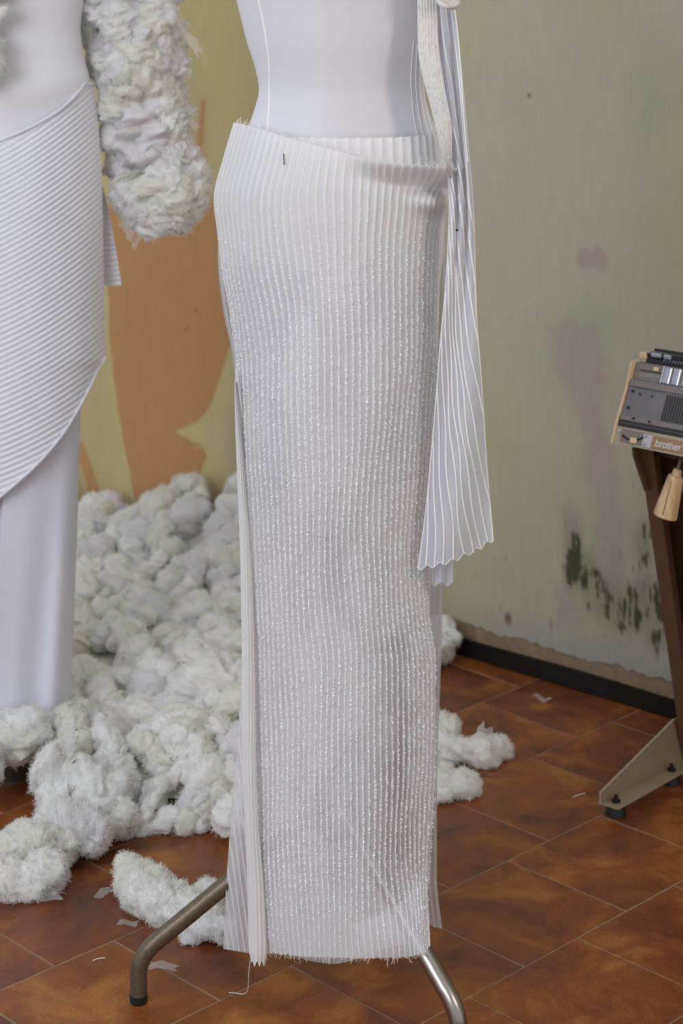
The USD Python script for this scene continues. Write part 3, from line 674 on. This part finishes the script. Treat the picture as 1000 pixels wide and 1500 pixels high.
def scrap(name, c, w, l, ang, tilt, seed, parent=None, label=None, curl=0.3, m='tulle', cov=0.55, group=None):
    """a scrap of tulle: crumpled translucent ribbon."""
    rg = np.random.default_rng(seed)
    a = np.linspace(-1, 1, 26); b = np.linspace(-1, 1, 14); A, B = np.meshgrid(a, b)
    x = A * l / 2 + 0.1 * l * np.sin(B * 5 + seed) * np.abs(A) ** 3; y = B * w / 2 * (1 + 0.15 * A + 0.12 * np.sin(A * 9 + seed)) + 0.12 * w * np.sin(A * 2.2 + seed); z = curl * w * (0.5 * np.sin(A * 2.4 + seed) + 0.4 * np.sin(B * 2.2 + A * 2) + 0.3 * A * A)
    p = np.stack([x, y, z], -1)
    R = trimesh.transformations.euler_matrix(tilt[0], tilt[1], ang, 'sxyz')[:3, :3]
    p = p @ R.T
    if tilt == (0, 0): p[..., 2] -= p[..., 2].min() - 0.0015
    p = p + c
    o = obj(name, grid(p), m, parent, smooth=True, prim_attrs={'cover': np.clip(cov + 0.25 * (np.abs(B) > 0.85), 0, 1).ravel()})
    if label: tag(o, label, 'tulle scrap', group)
    return o

# twisted knot of cloth at the top of the drape
kn = [rope(smooth_path([P(638, -22, 2.885), P(650, -3, 2.868), P(668, 2, 2.88)], 20), 0.0085, 61, 24, 0.002), rope(smooth_path([P(640, -6, 2.88), P(652, 6, 2.868), P(664, 9, 2.875)], 20), 0.006, 62, 24, 0.002), rope(smooth_path([P(650, -26, 2.88), P(660, -8, 2.865), P(667, 4, 2.872)], 20), 0.007, 63, 24, 0.002)]
obj('knot', cat(*kn), 'knit_cream', drape, smooth=True)

# heap of wool behind the skirt
pile = thing('wool_pile', 'large heap of loose fluffy white wool spread on the tiles against the wall', 'wool heap')
OUT = [(-70, 1300), (10, 1302), (40, 1308), (66, 1300), (92, 1256), (130, 1250), (160, 1262), (185, 1296), (205, 1280), (232, 1236), (262, 1235), (300, 1255), (335, 1262), (420, 1240), (520, 1170), (605, 1110), (628, 1040), (632, 975), (655, 955)]
base = [G(*p)[:2] for p in OUT]
wl = [(W0 + WT * s + WN * 0.012)[:2] for s in (-0.03, -0.6, -1.2, -1.7)]
region = Polygon(base + wl).buffer(0)
hole = Point(*G(30, 1190)[:2]).buffer(0.045)
rb = np.random.default_rng(77)
pk = G(385, 868)[:2]
def hgt(x, y):
    d = min(region.exterior.distance(Point(x, y)), (np.array([x, y, 0]) - W0) @ WN * 1.0 + 10)
    dw = (np.array([x, y, 0]) - W0) @ WN
    dd = 0.5 if dw < d + 0.02 else d
    dd = min([math.hypot(x - q[0], y - q[1]) for q in EDGE])
    k = float(sstep(0.0, 0.22, dd))
    return k * (0.085 + 0.02 * math.sin(x * 11) * math.cos(y * 9)) + 0.15 * k * math.exp(-((x - pk[0]) ** 2 + (y - pk[1]) ** 2) / 0.07)
bl_ = np.array(base); EDGE = np.vstack([bl_[i] + (bl_[i + 1] - bl_[i]) * np.linspace(0, 1, 12)[:, None] for i in range(len(bl_) - 1)])
# core mound
minx, miny, maxx, maxy = region.bounds
gx = np.arange(minx, maxx, 0.022); gy = np.arange(miny, maxy, 0.022)
GX, GY = np.meshgrid(gx, gy)
rcore = region.buffer(-0.085).difference(Point(*G(30, 1190)[:2]).buffer(0.13))
inside = np.array([[rcore.contains(Point(a, b)) for a in gx] for b in gy])
GZ = np.array([[hgt(a, b) if inside[i, j] else -0.02 for j, a in enumerate(gx)] for i, b in enumerate(gy)]) - 0.012
GZ += 0.02 * (meshkit.fbm(np.stack([GX * 25, GY * 25, 0 * GX], -1), 3, 2) - 0.5)
keep = inside & (GZ > -0.01)
ff = grid_faces(*GX.shape); kv = keep.ravel(); ff = ff[kv[ff].all(1)]
obj('matted_core', (np.stack([GX, GY, np.maximum(GZ, 0.001)], -1).reshape(-1, 3), ff[:, ::-1]), 'wool_cream', pile, smooth=True)
strands = []
def add_strand(path, r, seed, parent, m=None, name='strand'):
    mm = rope(path, r, seed)
    mm.vertices[:, 2] = np.maximum(mm.vertices[:, 2], 0.0015)
    dwall = (mm.vertices - W0) @ WN
    mm.vertices += np.maximum(0.014 - dwall, 0)[:, None] * WN * (dwall < 0.014)[:, None]
    m = m or ('wool', 'wool', 'wool_cream', 'wool', 'wool_mauve')[seed % 5]
    obj(name, mm, m, parent, smooth=True)
    strands.append(mm)
    return mm
def halton(i, b):
    f, r_ = 1.0, 0.0
    while i: f /= b; r_ += f * (i % b); i //= b
    return r_
inner, inner2 = region.buffer(-0.03), region.buffer(-0.022)
tries = 0; made = 0
while made < 285 and tries < 6000:
    tries += 1
    x, y = minx + (maxx - minx) * halton(tries, 2), miny + (maxy - miny) * halton(tries, 3)
    if not inner.contains(Point(x, y)) or hole.contains(Point(x, y)): continue
    if x > 0.10 and rb.random() < 0.8: continue                # behind the skirt, out of sight
    r = rb.choice([rb.uniform(0.012, 0.02), rb.uniform(0.018, 0.030), rb.uniform(0.026, 0.038)], p=[.35, .45, .2]); L = rb.uniform(0.06, 0.26)
    ang = rb.uniform(0, 2 * np.pi); path = []
    st = 0.018; dz = rb.uniform(-0.012, 0.030); tw = rb.normal(0, 7.0)
    for k in range(int(L / st) + 2):
        if not inner2.contains(Point(x, y)) or hole.contains(Point(x, y)): break
        path.append([x, y, max(hgt(x, y) + dz + 0.014 * math.sin(k * 0.9 + tries), r * 0.75)])
        ang += rb.normal(0, 0.45) + tw * st
        x += st * math.cos(ang); y += st * math.sin(ang)
    if len(path) < 3: continue
    add_strand(path, r, tries, pile); made += 1
tag(curves('loose_fibres', fuzz(strands, 520000, 3, 0.004, 0.012, 0.13), 'fibre', 0.00042, pile), kind='stuff')
tw = [(205, 1128, 0.03), (215, 1165, 0.03), (150, 1010, 0.10), (320, 1110, 0.06), (275, 880, 0.14), (95, 1105, 0.08), (255, 960, 0.13), (180, 770, .14)]
for k, (a, b, z) in enumerate(tw):
    c = G(a, b, z + 0.035)
    scrap('tulle_shred', c, 0.022, 0.05, k * 1.3, (0.7 * math.sin(k), 0.8 * math.cos(k * 2)), 30 + k, pile, cov=0.5)

# separate clumps lying apart from the heap
def clump(label, paths, seed, nf, group=None):
    nf = int(nf * 3)
    t = thing('wool_clump', label, 'wool clump', group)
    ms = []
    for k, (path, r) in enumerate(paths):
        ms.append(add_strand(smooth_path(path, 30), r, seed + k, t))
    tag(curves('loose_fibres', fuzz(ms, nf, seed, 0.003, 0.009), 'fibre', 0.00042, t), kind='stuff')
    return t
g = lambda a, b, z=0.022: G(a, b, z)
clump('white wool clump trailing across the tiles towards the left stand leg', [([g(205, 1290), g(222, 1318), g(262, 1335), g(300, 1345), g(330, 1350)], 0.024), ([g(196, 1272), g(210, 1300), g(240, 1325)], 0.026), ([g(285, 1318), g(300, 1306), g(318, 1330)], 0.014), ([g(270, 1352), g(310, 1360), g(345, 1362)], 0.018), ([g(185, 1300), g(205, 1318)], 0.015)], 401, 9000)
clump('pale wool clump with a curled end on the tiles right of the skirt', [([g(612, 1070, .03), g(650, 1090, .035), g(680, 1100, .03), g(705, 1102, .022), g(728, 1098, .016), g(744, 1092, .016)], 0.021), ([g(628, 1050, .05), g(652, 1068, .05), g(668, 1085, .035)], 0.020), ([g(640, 1108, .02), g(672, 1108, .02)], 0.018)], 421, 5000)
clump('small rounded wool clump hugging the skirt on its lower right', [([g(610, 1120, .03), g(650, 1150, .022), g(672, 1150, .022), g(690, 1140, .022)], 0.022), ([g(640, 1125, .035), g(662, 1138, .03)], 0.015), ([g(630, 1160, .016), g(664, 1164, .016)], 0.015)], 441, 4000)
clump('far wool clump by the end of the black skirting', [([g(600, 960, .04), g(640, 940, .05), g(655, 925, .05)], 0.028), ([g(630, 960, .03), g(658, 955, .02)], 0.022)], 461, 2500)
clump('white wool clump lying furthest left at the front of the heap', [([g(-20, 1290), g(20, 1292), g(50, 1290), g(80, 1262)], 0.026), ([g(0, 1255, .035), g(40, 1240, .04), g(85, 1240, .035), g(120, 1235, .03)], 0.030), ([g(10, 1300, .015), g(38, 1303, .015)], 0.017), ([g(60, 1215, .05), g(110, 1215, .05), g(160, 1230, .04)], 0.03)], 481, 9000)
# tulle scrap standing on the right clump and loose pieces on the floor
scrap('tulle_scrap', G(703, 1082, 0.05), 0.028, 0.05, 0.4, (1.2, -0.9), 3, None, 'upright scrap of sheer tulle sticking out of the right wool clump', cov=0.45)
for k, (a, b, w, l, an, lab) in enumerate(((66, 1320, .022, .062, -0.35, 'long sheer tulle scrap on the tiles below the leftmost wool clump'), (152, 1313, .016, .03, 0.8, 'small crumpled tulle scrap on the tiles left of the trailing wool'), (238, 1421, .017, .045, 0.1, 'flat tulle strip on the tiles right of the left stand leg'), (187, 1357, .014, .030, 0.5, 'faint tulle scrap on the tiles behind the left stand leg'), (793, 1027, .016, .036, -0.3, 'sheer tulle scrap on the tiles near the black skirting'), (190, 1352, .001, .001, 0, None))):
    if lab: scrap('tulle_scrap', G(a, b, 0.0), w, l, an, (0, 0), 50 + k, None, lab, cov=0.30, curl=0.35)
for k, (a, b, dx, dy, lab) in enumerate(((145, 1405, 9, -2, 'short curl of white thread on the tiles left of the stand leg'), (848, 1165, 9, -3, 'short white thread on the tiles left of the rubber machine foot'))):
    tag(obj('thread_scrap', tube(smooth_path([G(a - dx, b - dy, .001), G(a, b - 1, .001), G(a + dx, b + dy, .001)], 12), 0.0008, 5), 'fibre'), lab, 'thread')

# ruffled wool sleeve of the left form
sleeve = thing('sleeve', 'puffy sleeve of ruffled wool and tulle hanging beside the left dress form', 'sleeve')
sc = pc([(-260, 140), (-100, 172), (0, 190), (100, 200), (200, 212), (270, 232), (320, 232)])
sw = pc([(-260, 66), (0, 73), (100, 68), (200, 64), (270, 66), (320, 50)])
SY = 3.86
rs = np.random.default_rng(9); sl_m = []
core = np.array([P(sc(y), y, SY) for y in np.linspace(-260, 290, 40)])
cm = rope(core, 0.058, 900, ring=50); obj('lining', cm, 'wool_mauve', sleeve, smooth=True)
for k in range(150):
    y = rs.uniform(-250, 318) if k > 30 else rs.uniform(150, 318); th = rs.uniform(0, 2 * np.pi); path = []
    dth = rs.normal(0, 0.16) ; dyy = rs.normal(0, 9)
    r = rs.choice([rs.uniform(0.007, 0.013), rs.uniform(0.016, 0.028)], p=[.3, .7])
    for q_ in range(rs.integers(4, 9)):
        yc = np.clip(y, -260, 320); R = sw(yc) / F * SY - r * 0.9
        path.append(P(sc(yc), yc, SY) + np.array([R * math.sin(th), -R * 0.85 * math.cos(th), 0]))
        y += dyy; th += dth; dth += rs.normal(0, 0.12); dyy += rs.normal(0, 6)
    mm = rope(path, r, 1000 + k); obj('ruffle', mm, ('wool', 'wool_mauve', 'wool_mauve', 'wool_cream')[k % 4], sleeve, smooth=True); sl_m.append(mm)
tag(curves('loose_fibres', fuzz(sl_m, 190000, 6, 0.004, 0.012), 'fibre', 0.00042, sleeve), kind='stuff')
for k, (a, b) in enumerate(((292, 62), (285, 175), (270, 330), (215, 345), (200, 338), (150, 60), (278, 120), (290, 300))):
    scrap('tulle_shred', P(a - 12, b, SY - 0.03), 0.02, 0.055, 0.5 * k, (0.9 * math.sin(k + 1), 0.9 * math.cos(k)), 70 + k, sleeve, cov=0.35)
collar = thing('wool_trim', 'white ruffled wool trim hanging at the upper left corner of the photograph', 'wool trim')
cl_m = []
for k in range(26):
    y = rs.uniform(-180, 105); x = rs.uniform(-70, 6 - max(0, y - 30) * 0.10); path = [P(x + 14 * math.sin(q_ * 1.1 + k), y + 9 * q_, 3.66 - 0.01 * math.cos(q_ + k)) for q_ in range(4)]
    mm = rope(path, rs.uniform(0.011, 0.02), 1300 + k); obj('ruffle', mm, ('wool', 'wool', 'wool_cream')[k % 3], collar, smooth=True); cl_m.append(mm)
tag(curves('loose_fibres', fuzz(cl_m, 30000, 8), 'fibre', 0.00042, collar), kind='stuff')

# ---------------------------------------------------------------- knitting machine at the right
E1, E2, E3 = WT, -WN, np.array([0, 0, 1.0])
MO = P(897, 648.5, 3.50)
RM = np.stack([E1, E2, E3], 1)
def ml(a, d, h): return MO + a * E1 + d * E2 + h * E3
def prism(profile, a0, a1):
    """profile in (d, h), extruded along the machine from a0 to a1."""
    pg = trimesh.creation.extrude_polygon(Polygon(profile), a1 - a0, engine='earcut')
    v = pg.vertices; w = MO + (a0 + v[:, 2:3]) * E1 + v[:, 0:1] * E2 + v[:, 1:2] * E3
    m = trimesh.Trimesh(w, pg.faces, process=False); m.fix_normals(); return m
def on_front(a, t):                                                # on the leaning front panel, t 0 bottom .. 1 top
    return ml(a, 0.0126 * t, 0.027 * t)
def frame_at(p0, p1):                                              # rotation with local z = outward normal, y up the slope
    up = p1 - p0; up = up / np.linalg.norm(up); nrm = np.cross(E1, up); nrm /= np.linalg.norm(nrm)
    return np.stack([E1, up, nrm], 1)
RF_ = frame_at(on_front(0, 0), on_front(0, 1)); RD = frame_at(ml(0, .020, .036), ml(0, .054, .101)); RU = frame_at(ml(0, .060, .103), ml(0, .072, .127))
def slab(c, s, R, b=0.0008): return box(c + R[:, 2] * s[2] / 2, s, R, b)
mach = thing('knitting_machine', 'grey and cream knitting machine bed tilted on the stand at the right edge', 'knitting machine')
LM = 0.80
obj('front_rail', prism([(0, 0), (0.0126, 0.027), (0.075, 0.027), (0.075, 0.0)], 0, LM), 'panel_cream', mach, smooth=False)
obj('end_plate', prism([(-0.001, -0.001), (0.0118, 0.0285), (0.05, 0.098), (0.06, 0.13), (0.085, 0.13), (0.085, -0.001)], -0.004, 0.0), 'cream_plastic', mach, smooth=False)
obj('black_gap', prism([(0.0135, 0.027), (0.018, 0.036), (0.06, 0.036), (0.06, 0.027)], 0.002, LM), 'machine_dark', mach, smooth=False)  # solid dark strip in the step between rail and bed
obj('bed', prism([(0.016, 0.033), (0.020, 0.036), (0.054, 0.101), (0.075, 0.101), (0.075, 0.033)], 0.002, LM), 'machine_grey', mach, smooth=False)
dl_ = np.linalg.norm(ml(0, .054, .101) - ml(0, .020, .036))
dk = lambda a, t: ml(a, .020 + .034 * t, .036 + .065 * t)
obj('lower_ledge', slab(dk(LM / 2, 0.07), (LM - .004, dl_ * 0.12, 0.003), RD), 'machine_taupe', mach, smooth=False)
obj('upper_ledge', slab(dk(LM / 2, 0.91), (LM - .004, dl_ * 0.16, 0.003), RD), 'machine_taupe', mach, smooth=False)
for k in range(60):
    obj('needle_slot', slab(dk(0.082 + k * 0.0052, 0.47), (0.0024, dl_ * 0.62, 0.0018), RD, 0.0004), 'machine_dark', mach, smooth=False)
for a, t, r in ((0.012, .72, .0022), (0.012, .32, .0024), (0.028, .68, .0016), (0.052, .68, .0016), (0.03, .08, .0022), (0.062, .07, .0018)):
    c = dk(a, t); cy = trimesh.creation.cylinder(r, 0.004, sections=14); T = np.eye(4); T[:3, :3] = RD; T[:3, 3] = c + RD[:, 2] * (0.004 if t < .2 else 0.001); cy.apply_transform(T)
    obj('screw', cy, 'dark_metal', mach)
# front rail furniture: cream bolt, half-pitch lever in its arc slot, label plates, brand plate
cy = trimesh.creation.cylinder(0.0030, 0.004, sections=16); T = np.eye(4); T[:3, :3] = RF_; T[:3, 3] = on_front(0.008, .76); cy.apply_transform(T); obj('bolt', cy, 'label_white', mach)
obj('scale_plate', slab(on_front(0.044, .52), (0.062, 0.0225, 0.0008), RF_), 'machine_taupe', mach, smooth=False)
obj('number_plate', slab(on_front(0.0665, .47), (0.018, 0.0225, 0.0012), RF_), 'label_white', mach, smooth=False)
arc = [on_front(0.0165 + 0.041 * t, .68 - 0.42 * math.sin(math.pi * (0.12 + 0.68 * t)) + 0.18 * t) + RF_[:, 2] * 0.0012 for t in np.linspace(0, 1, 24)]
obj('lever_slot', tube(arc, 0.0019, 8), 'black_rubber', mach)
lv = obj('lever', slab(on_front(0.041, .32), (0.013, 0.010, 0.006), RF_, 0.0015), 'cream_plastic', mach, smooth=False)
def word(text, h, c, R, depth=0.0006):
    m = meshkit.text_mesh(text, h, depth, bold=True); v = m.vertices
    return trimesh.Trimesh(c + v[:, 0:1] * R[:, 0] + v[:, 1:2] * R[:, 1] + v[:, 2:3] * R[:, 2], m.faces, process=False)
for a, t, s in ((0.0615, .62, 'P'), (0.0615, .16, 'H')):
    obj('plate_letter', word(s, 0.0042, on_front(a, t) + RF_[:, 2] * 0.0012, RF_), 'machine_grey', mach, smooth=False)
bp = obj('brand_plate', slab(on_front(0.118, .47), (0.082, 0.0215, 0.0012), RF_), 'label_brown', mach, smooth=False)
obj('brand_lettering', word('brother', 0.0108, on_front(0.083, .26) + RF_[:, 2] * 0.0013, RF_), 'lettering', mach, smooth=False)
# upper carriage rail with index scale, slider and silver plates
obj('scale_rail', prism([(0.060, 0.101), (0.072, 0.127), (0.085, 0.127), (0.085, 0.101)], 0.002, LM), 'machine_taupe', mach, smooth=False)
up = lambda a, t: ml(a, .060 + .012 * t, .101 + .026 * t)
obj('rail_groove', slab(up(0.034, .58), (0.044, 0.0022, 0.0008), RU), 'black_rubber', mach, smooth=False)
for k in range(11): obj('scale_tick', slab(up(0.014 + k * 0.0038, .34), (0.0007, 0.006, 0.0006), RU, 0.0002), 'label_white', mach, smooth=False)
obj('slider_knob', slab(up(0.044, .76), (0.010, 0.007, 0.004), RU, 0.001), 'cream_plastic', mach, smooth=False)
for k, a in enumerate((0.068, 0.086, 0.106, 0.126)):
    obj('silver_plate', slab(up(a, .5), (0.014, 0.030, 0.003), RU, 0.002), 'machine_silver', mach, smooth=False)
obj('plate_edge', slab(up(0.0595, .5), (0.0022, 0.030, 0.0045), RU, 0.0006), 'lettering', mach, smooth=False)
# far needle bed: black bars, needles and a cream end
obj('rear_end_block', box(ml(0.006, .088, .137), (0.014, 0.012, 0.012), RM, 0.002), 'cream_plastic', mach, smooth=False)
for d, h, a0 in ((.086, .130, 0.016), (.090, .140, 0.008), (.098, .148, 0.022)):
    obj('rear_bar', box(ml(a0 + 0.36, d, h), (0.72, 0.006, 0.005), RM, 0.001), 'machine_dark', mach, smooth=False)
obj('rear_bed', prism([(.082, .10), (.082, .130), (.096, .143), (.103, .143), (.103, .10)], 0.014, 0.74), 'machine_dark', mach, smooth=False)
for k in range(70):
    obj('needle', box(ml(0.05 + k * 0.0058, .092, .139), (0.0016, 0.022, 0.0014), RM @ trimesh.transformations.rotation_matrix(0.5, [1, 0, 0])[:3, :3]), 'machine_silver', mach, smooth=False)
for a, s in ((0.032, .022), (0.055, .016)): obj('latch', box(ml(a, .088, .141), (s, 0.008, 0.008), RM, 0.002), 'machine_silver', mach, smooth=False)
# crank handle hanging under the bed
hd = P(990, 697, 3.455); hb = P(973.5, 757, 3.455); ax = (hb - hd) / np.linalg.norm(hb - hd); Lh = np.linalg.norm(hb - hd)
prof = [(0, -0.012), (0.006, -0.012), (0.0075, -0.010), (0.0085, -0.001), (0.0125, 0.0), (0.0135, 0.003), (0.0205, Lh - 0.003), (0.0195, Lh), (0, Lh)]
hm = lathe(prof, 36); T = trimesh.geometry.align_vectors([0, 0, 1], ax); T[:3, 3] = hd; hm.apply_transform(T); hm.fix_normals()
hn = obj('crank_handle', hm, 'turned_wood', mach, smooth=35)
obj('handle_rod', tube([hd + ax * 0.0, hd - ax * 0.03, hd - ax * 0.05 + [0.004, 0.02, 0.004]], 0.003, 10), 'tube_brown', hn)
sd = np.cross(ax, [0, 1, 0]); fl_ = hd + np.array([0, -1, 0]) * 0.0165 - sd * 0.006
obj('grip_groove', tube([hd + ax * 0.008 + np.array([0, -0.0115, 0]) - sd * 0.0070, hd + ax * (Lh - 0.006) + np.array([0, -0.0182, 0]) - sd * 0.0085], 0.0008, 6), 'stand_dark', hn)

# stand under the machine
stand = thing('machine_stand', 'brown and cream metal stand carrying the knitting machine at the right', 'stand')
b0 = G(1012, 1098, 0.03) ; b0[2] = 0.03
top = P(948, 664, 3.56); top[2] = MO[2] - 0.002
axl = (top - b0); Ll = np.linalg.norm(axl); axl /= Ll
sid = E1; fwd = np.cross(axl, sid); fwd /= np.linalg.norm(fwd); sid2 = np.cross(fwd, axl)
RL = np.stack([sid2, fwd, axl], 1)
mid = (b0 + top) / 2
obj('post_web', box(mid, (0.004, 0.055, Ll), RL), 'stand_brown', stand, smooth=False)
sgn = -1 if fwd[1] > 0 else 1
obj('post_flange', box(mid + sid2 * 0.012 + fwd * 0.026 * sgn, (0.026, 0.004, Ll), RL), 'stand_brown', stand, smooth=False)
obj('post_flange', box(mid + sid2 * 0.050 - fwd * 0.026 * sgn, (0.10, 0.004, Ll), RL), 'stand_dark', stand, smooth=False)
gus = [P(925, 655, 3.53), P(926, 668, 3.53), P(943, 719, 3.56), P(948, 719, 3.56), P(972, 668, 3.62), P(972, 655, 3.62)]
gv = np.array(gus); th_n = E1 * 0.003
gm = trimesh.convex.convex_hull(np.vstack([gv, gv + th_n])); obj('gusset', gm, 'stand_brown', stand, smooth=False)
obj('crossbar', box(top + E1 * 0.40 + E3 * -0.02 + E2 * 0.02, (0.80, 0.03, 0.03), RM, 0.002), 'stand_dark', stand, smooth=False)
# foot rail: folded cream sheet along E2
f0 = G(899, 1192); f0[2] = 0
pr = [(-0.022, 0.020), (-0.022, 0.040), (0.215, 0.100), (0.24, 0.100), (0.39, 0.040), (0.39, 0.020)]
def fr_pt(d, h, a=0.0): return f0 + d * E2 + h * E3 + a * E1
pg = trimesh.creation.extrude_polygon(Polygon(pr), 0.003, engine='earcut'); v = pg.vertices
pm = trimesh.Trimesh(f0 + v[:, 0:1] * E2 + v[:, 1:2] * E3 + (v[:, 2:3] - 0.016) * E1, pg.faces, process=False); pm.fix_normals()
obj('foot_plate', pm, 'stand_cream', stand, smooth=False)
obj('foot_flange', box(fr_pt(0.184, 0.0205, 0.004), (0.040, 0.412, 0.003), RM, 0.0008), 'stand_cream', stand, smooth=False)
rimp = [fr_pt(-0.022, 0.020, -0.0145), fr_pt(-0.022, 0.040, -0.0145), fr_pt(0.215, 0.100, -0.0145)]
obj('foot_rim', tube(rimp, 0.0018, 8), 'panel_cream', stand)
for d in (0.0, 0.18, 0.36):
    c = fr_pt(d, 0, 0.004)
    o = obj('rubber_foot', lathe([(0, 0), (0.018, 0), (0.0185, 0.003), (0.0145, 0.016), (0.0145, 0.0195), (0, 0.0195)], 26).apply_translation(c), 'black_rubber', stand)
    obj('foot_bolt', cat(lathe([(0, 0.021), (0.008, 0.021), (0.008, 0.026), (0.004, 0.027), (0.004, 0.034), (0, 0.034)], 12).apply_translation(c)), 'dark_metal', o, smooth=False)
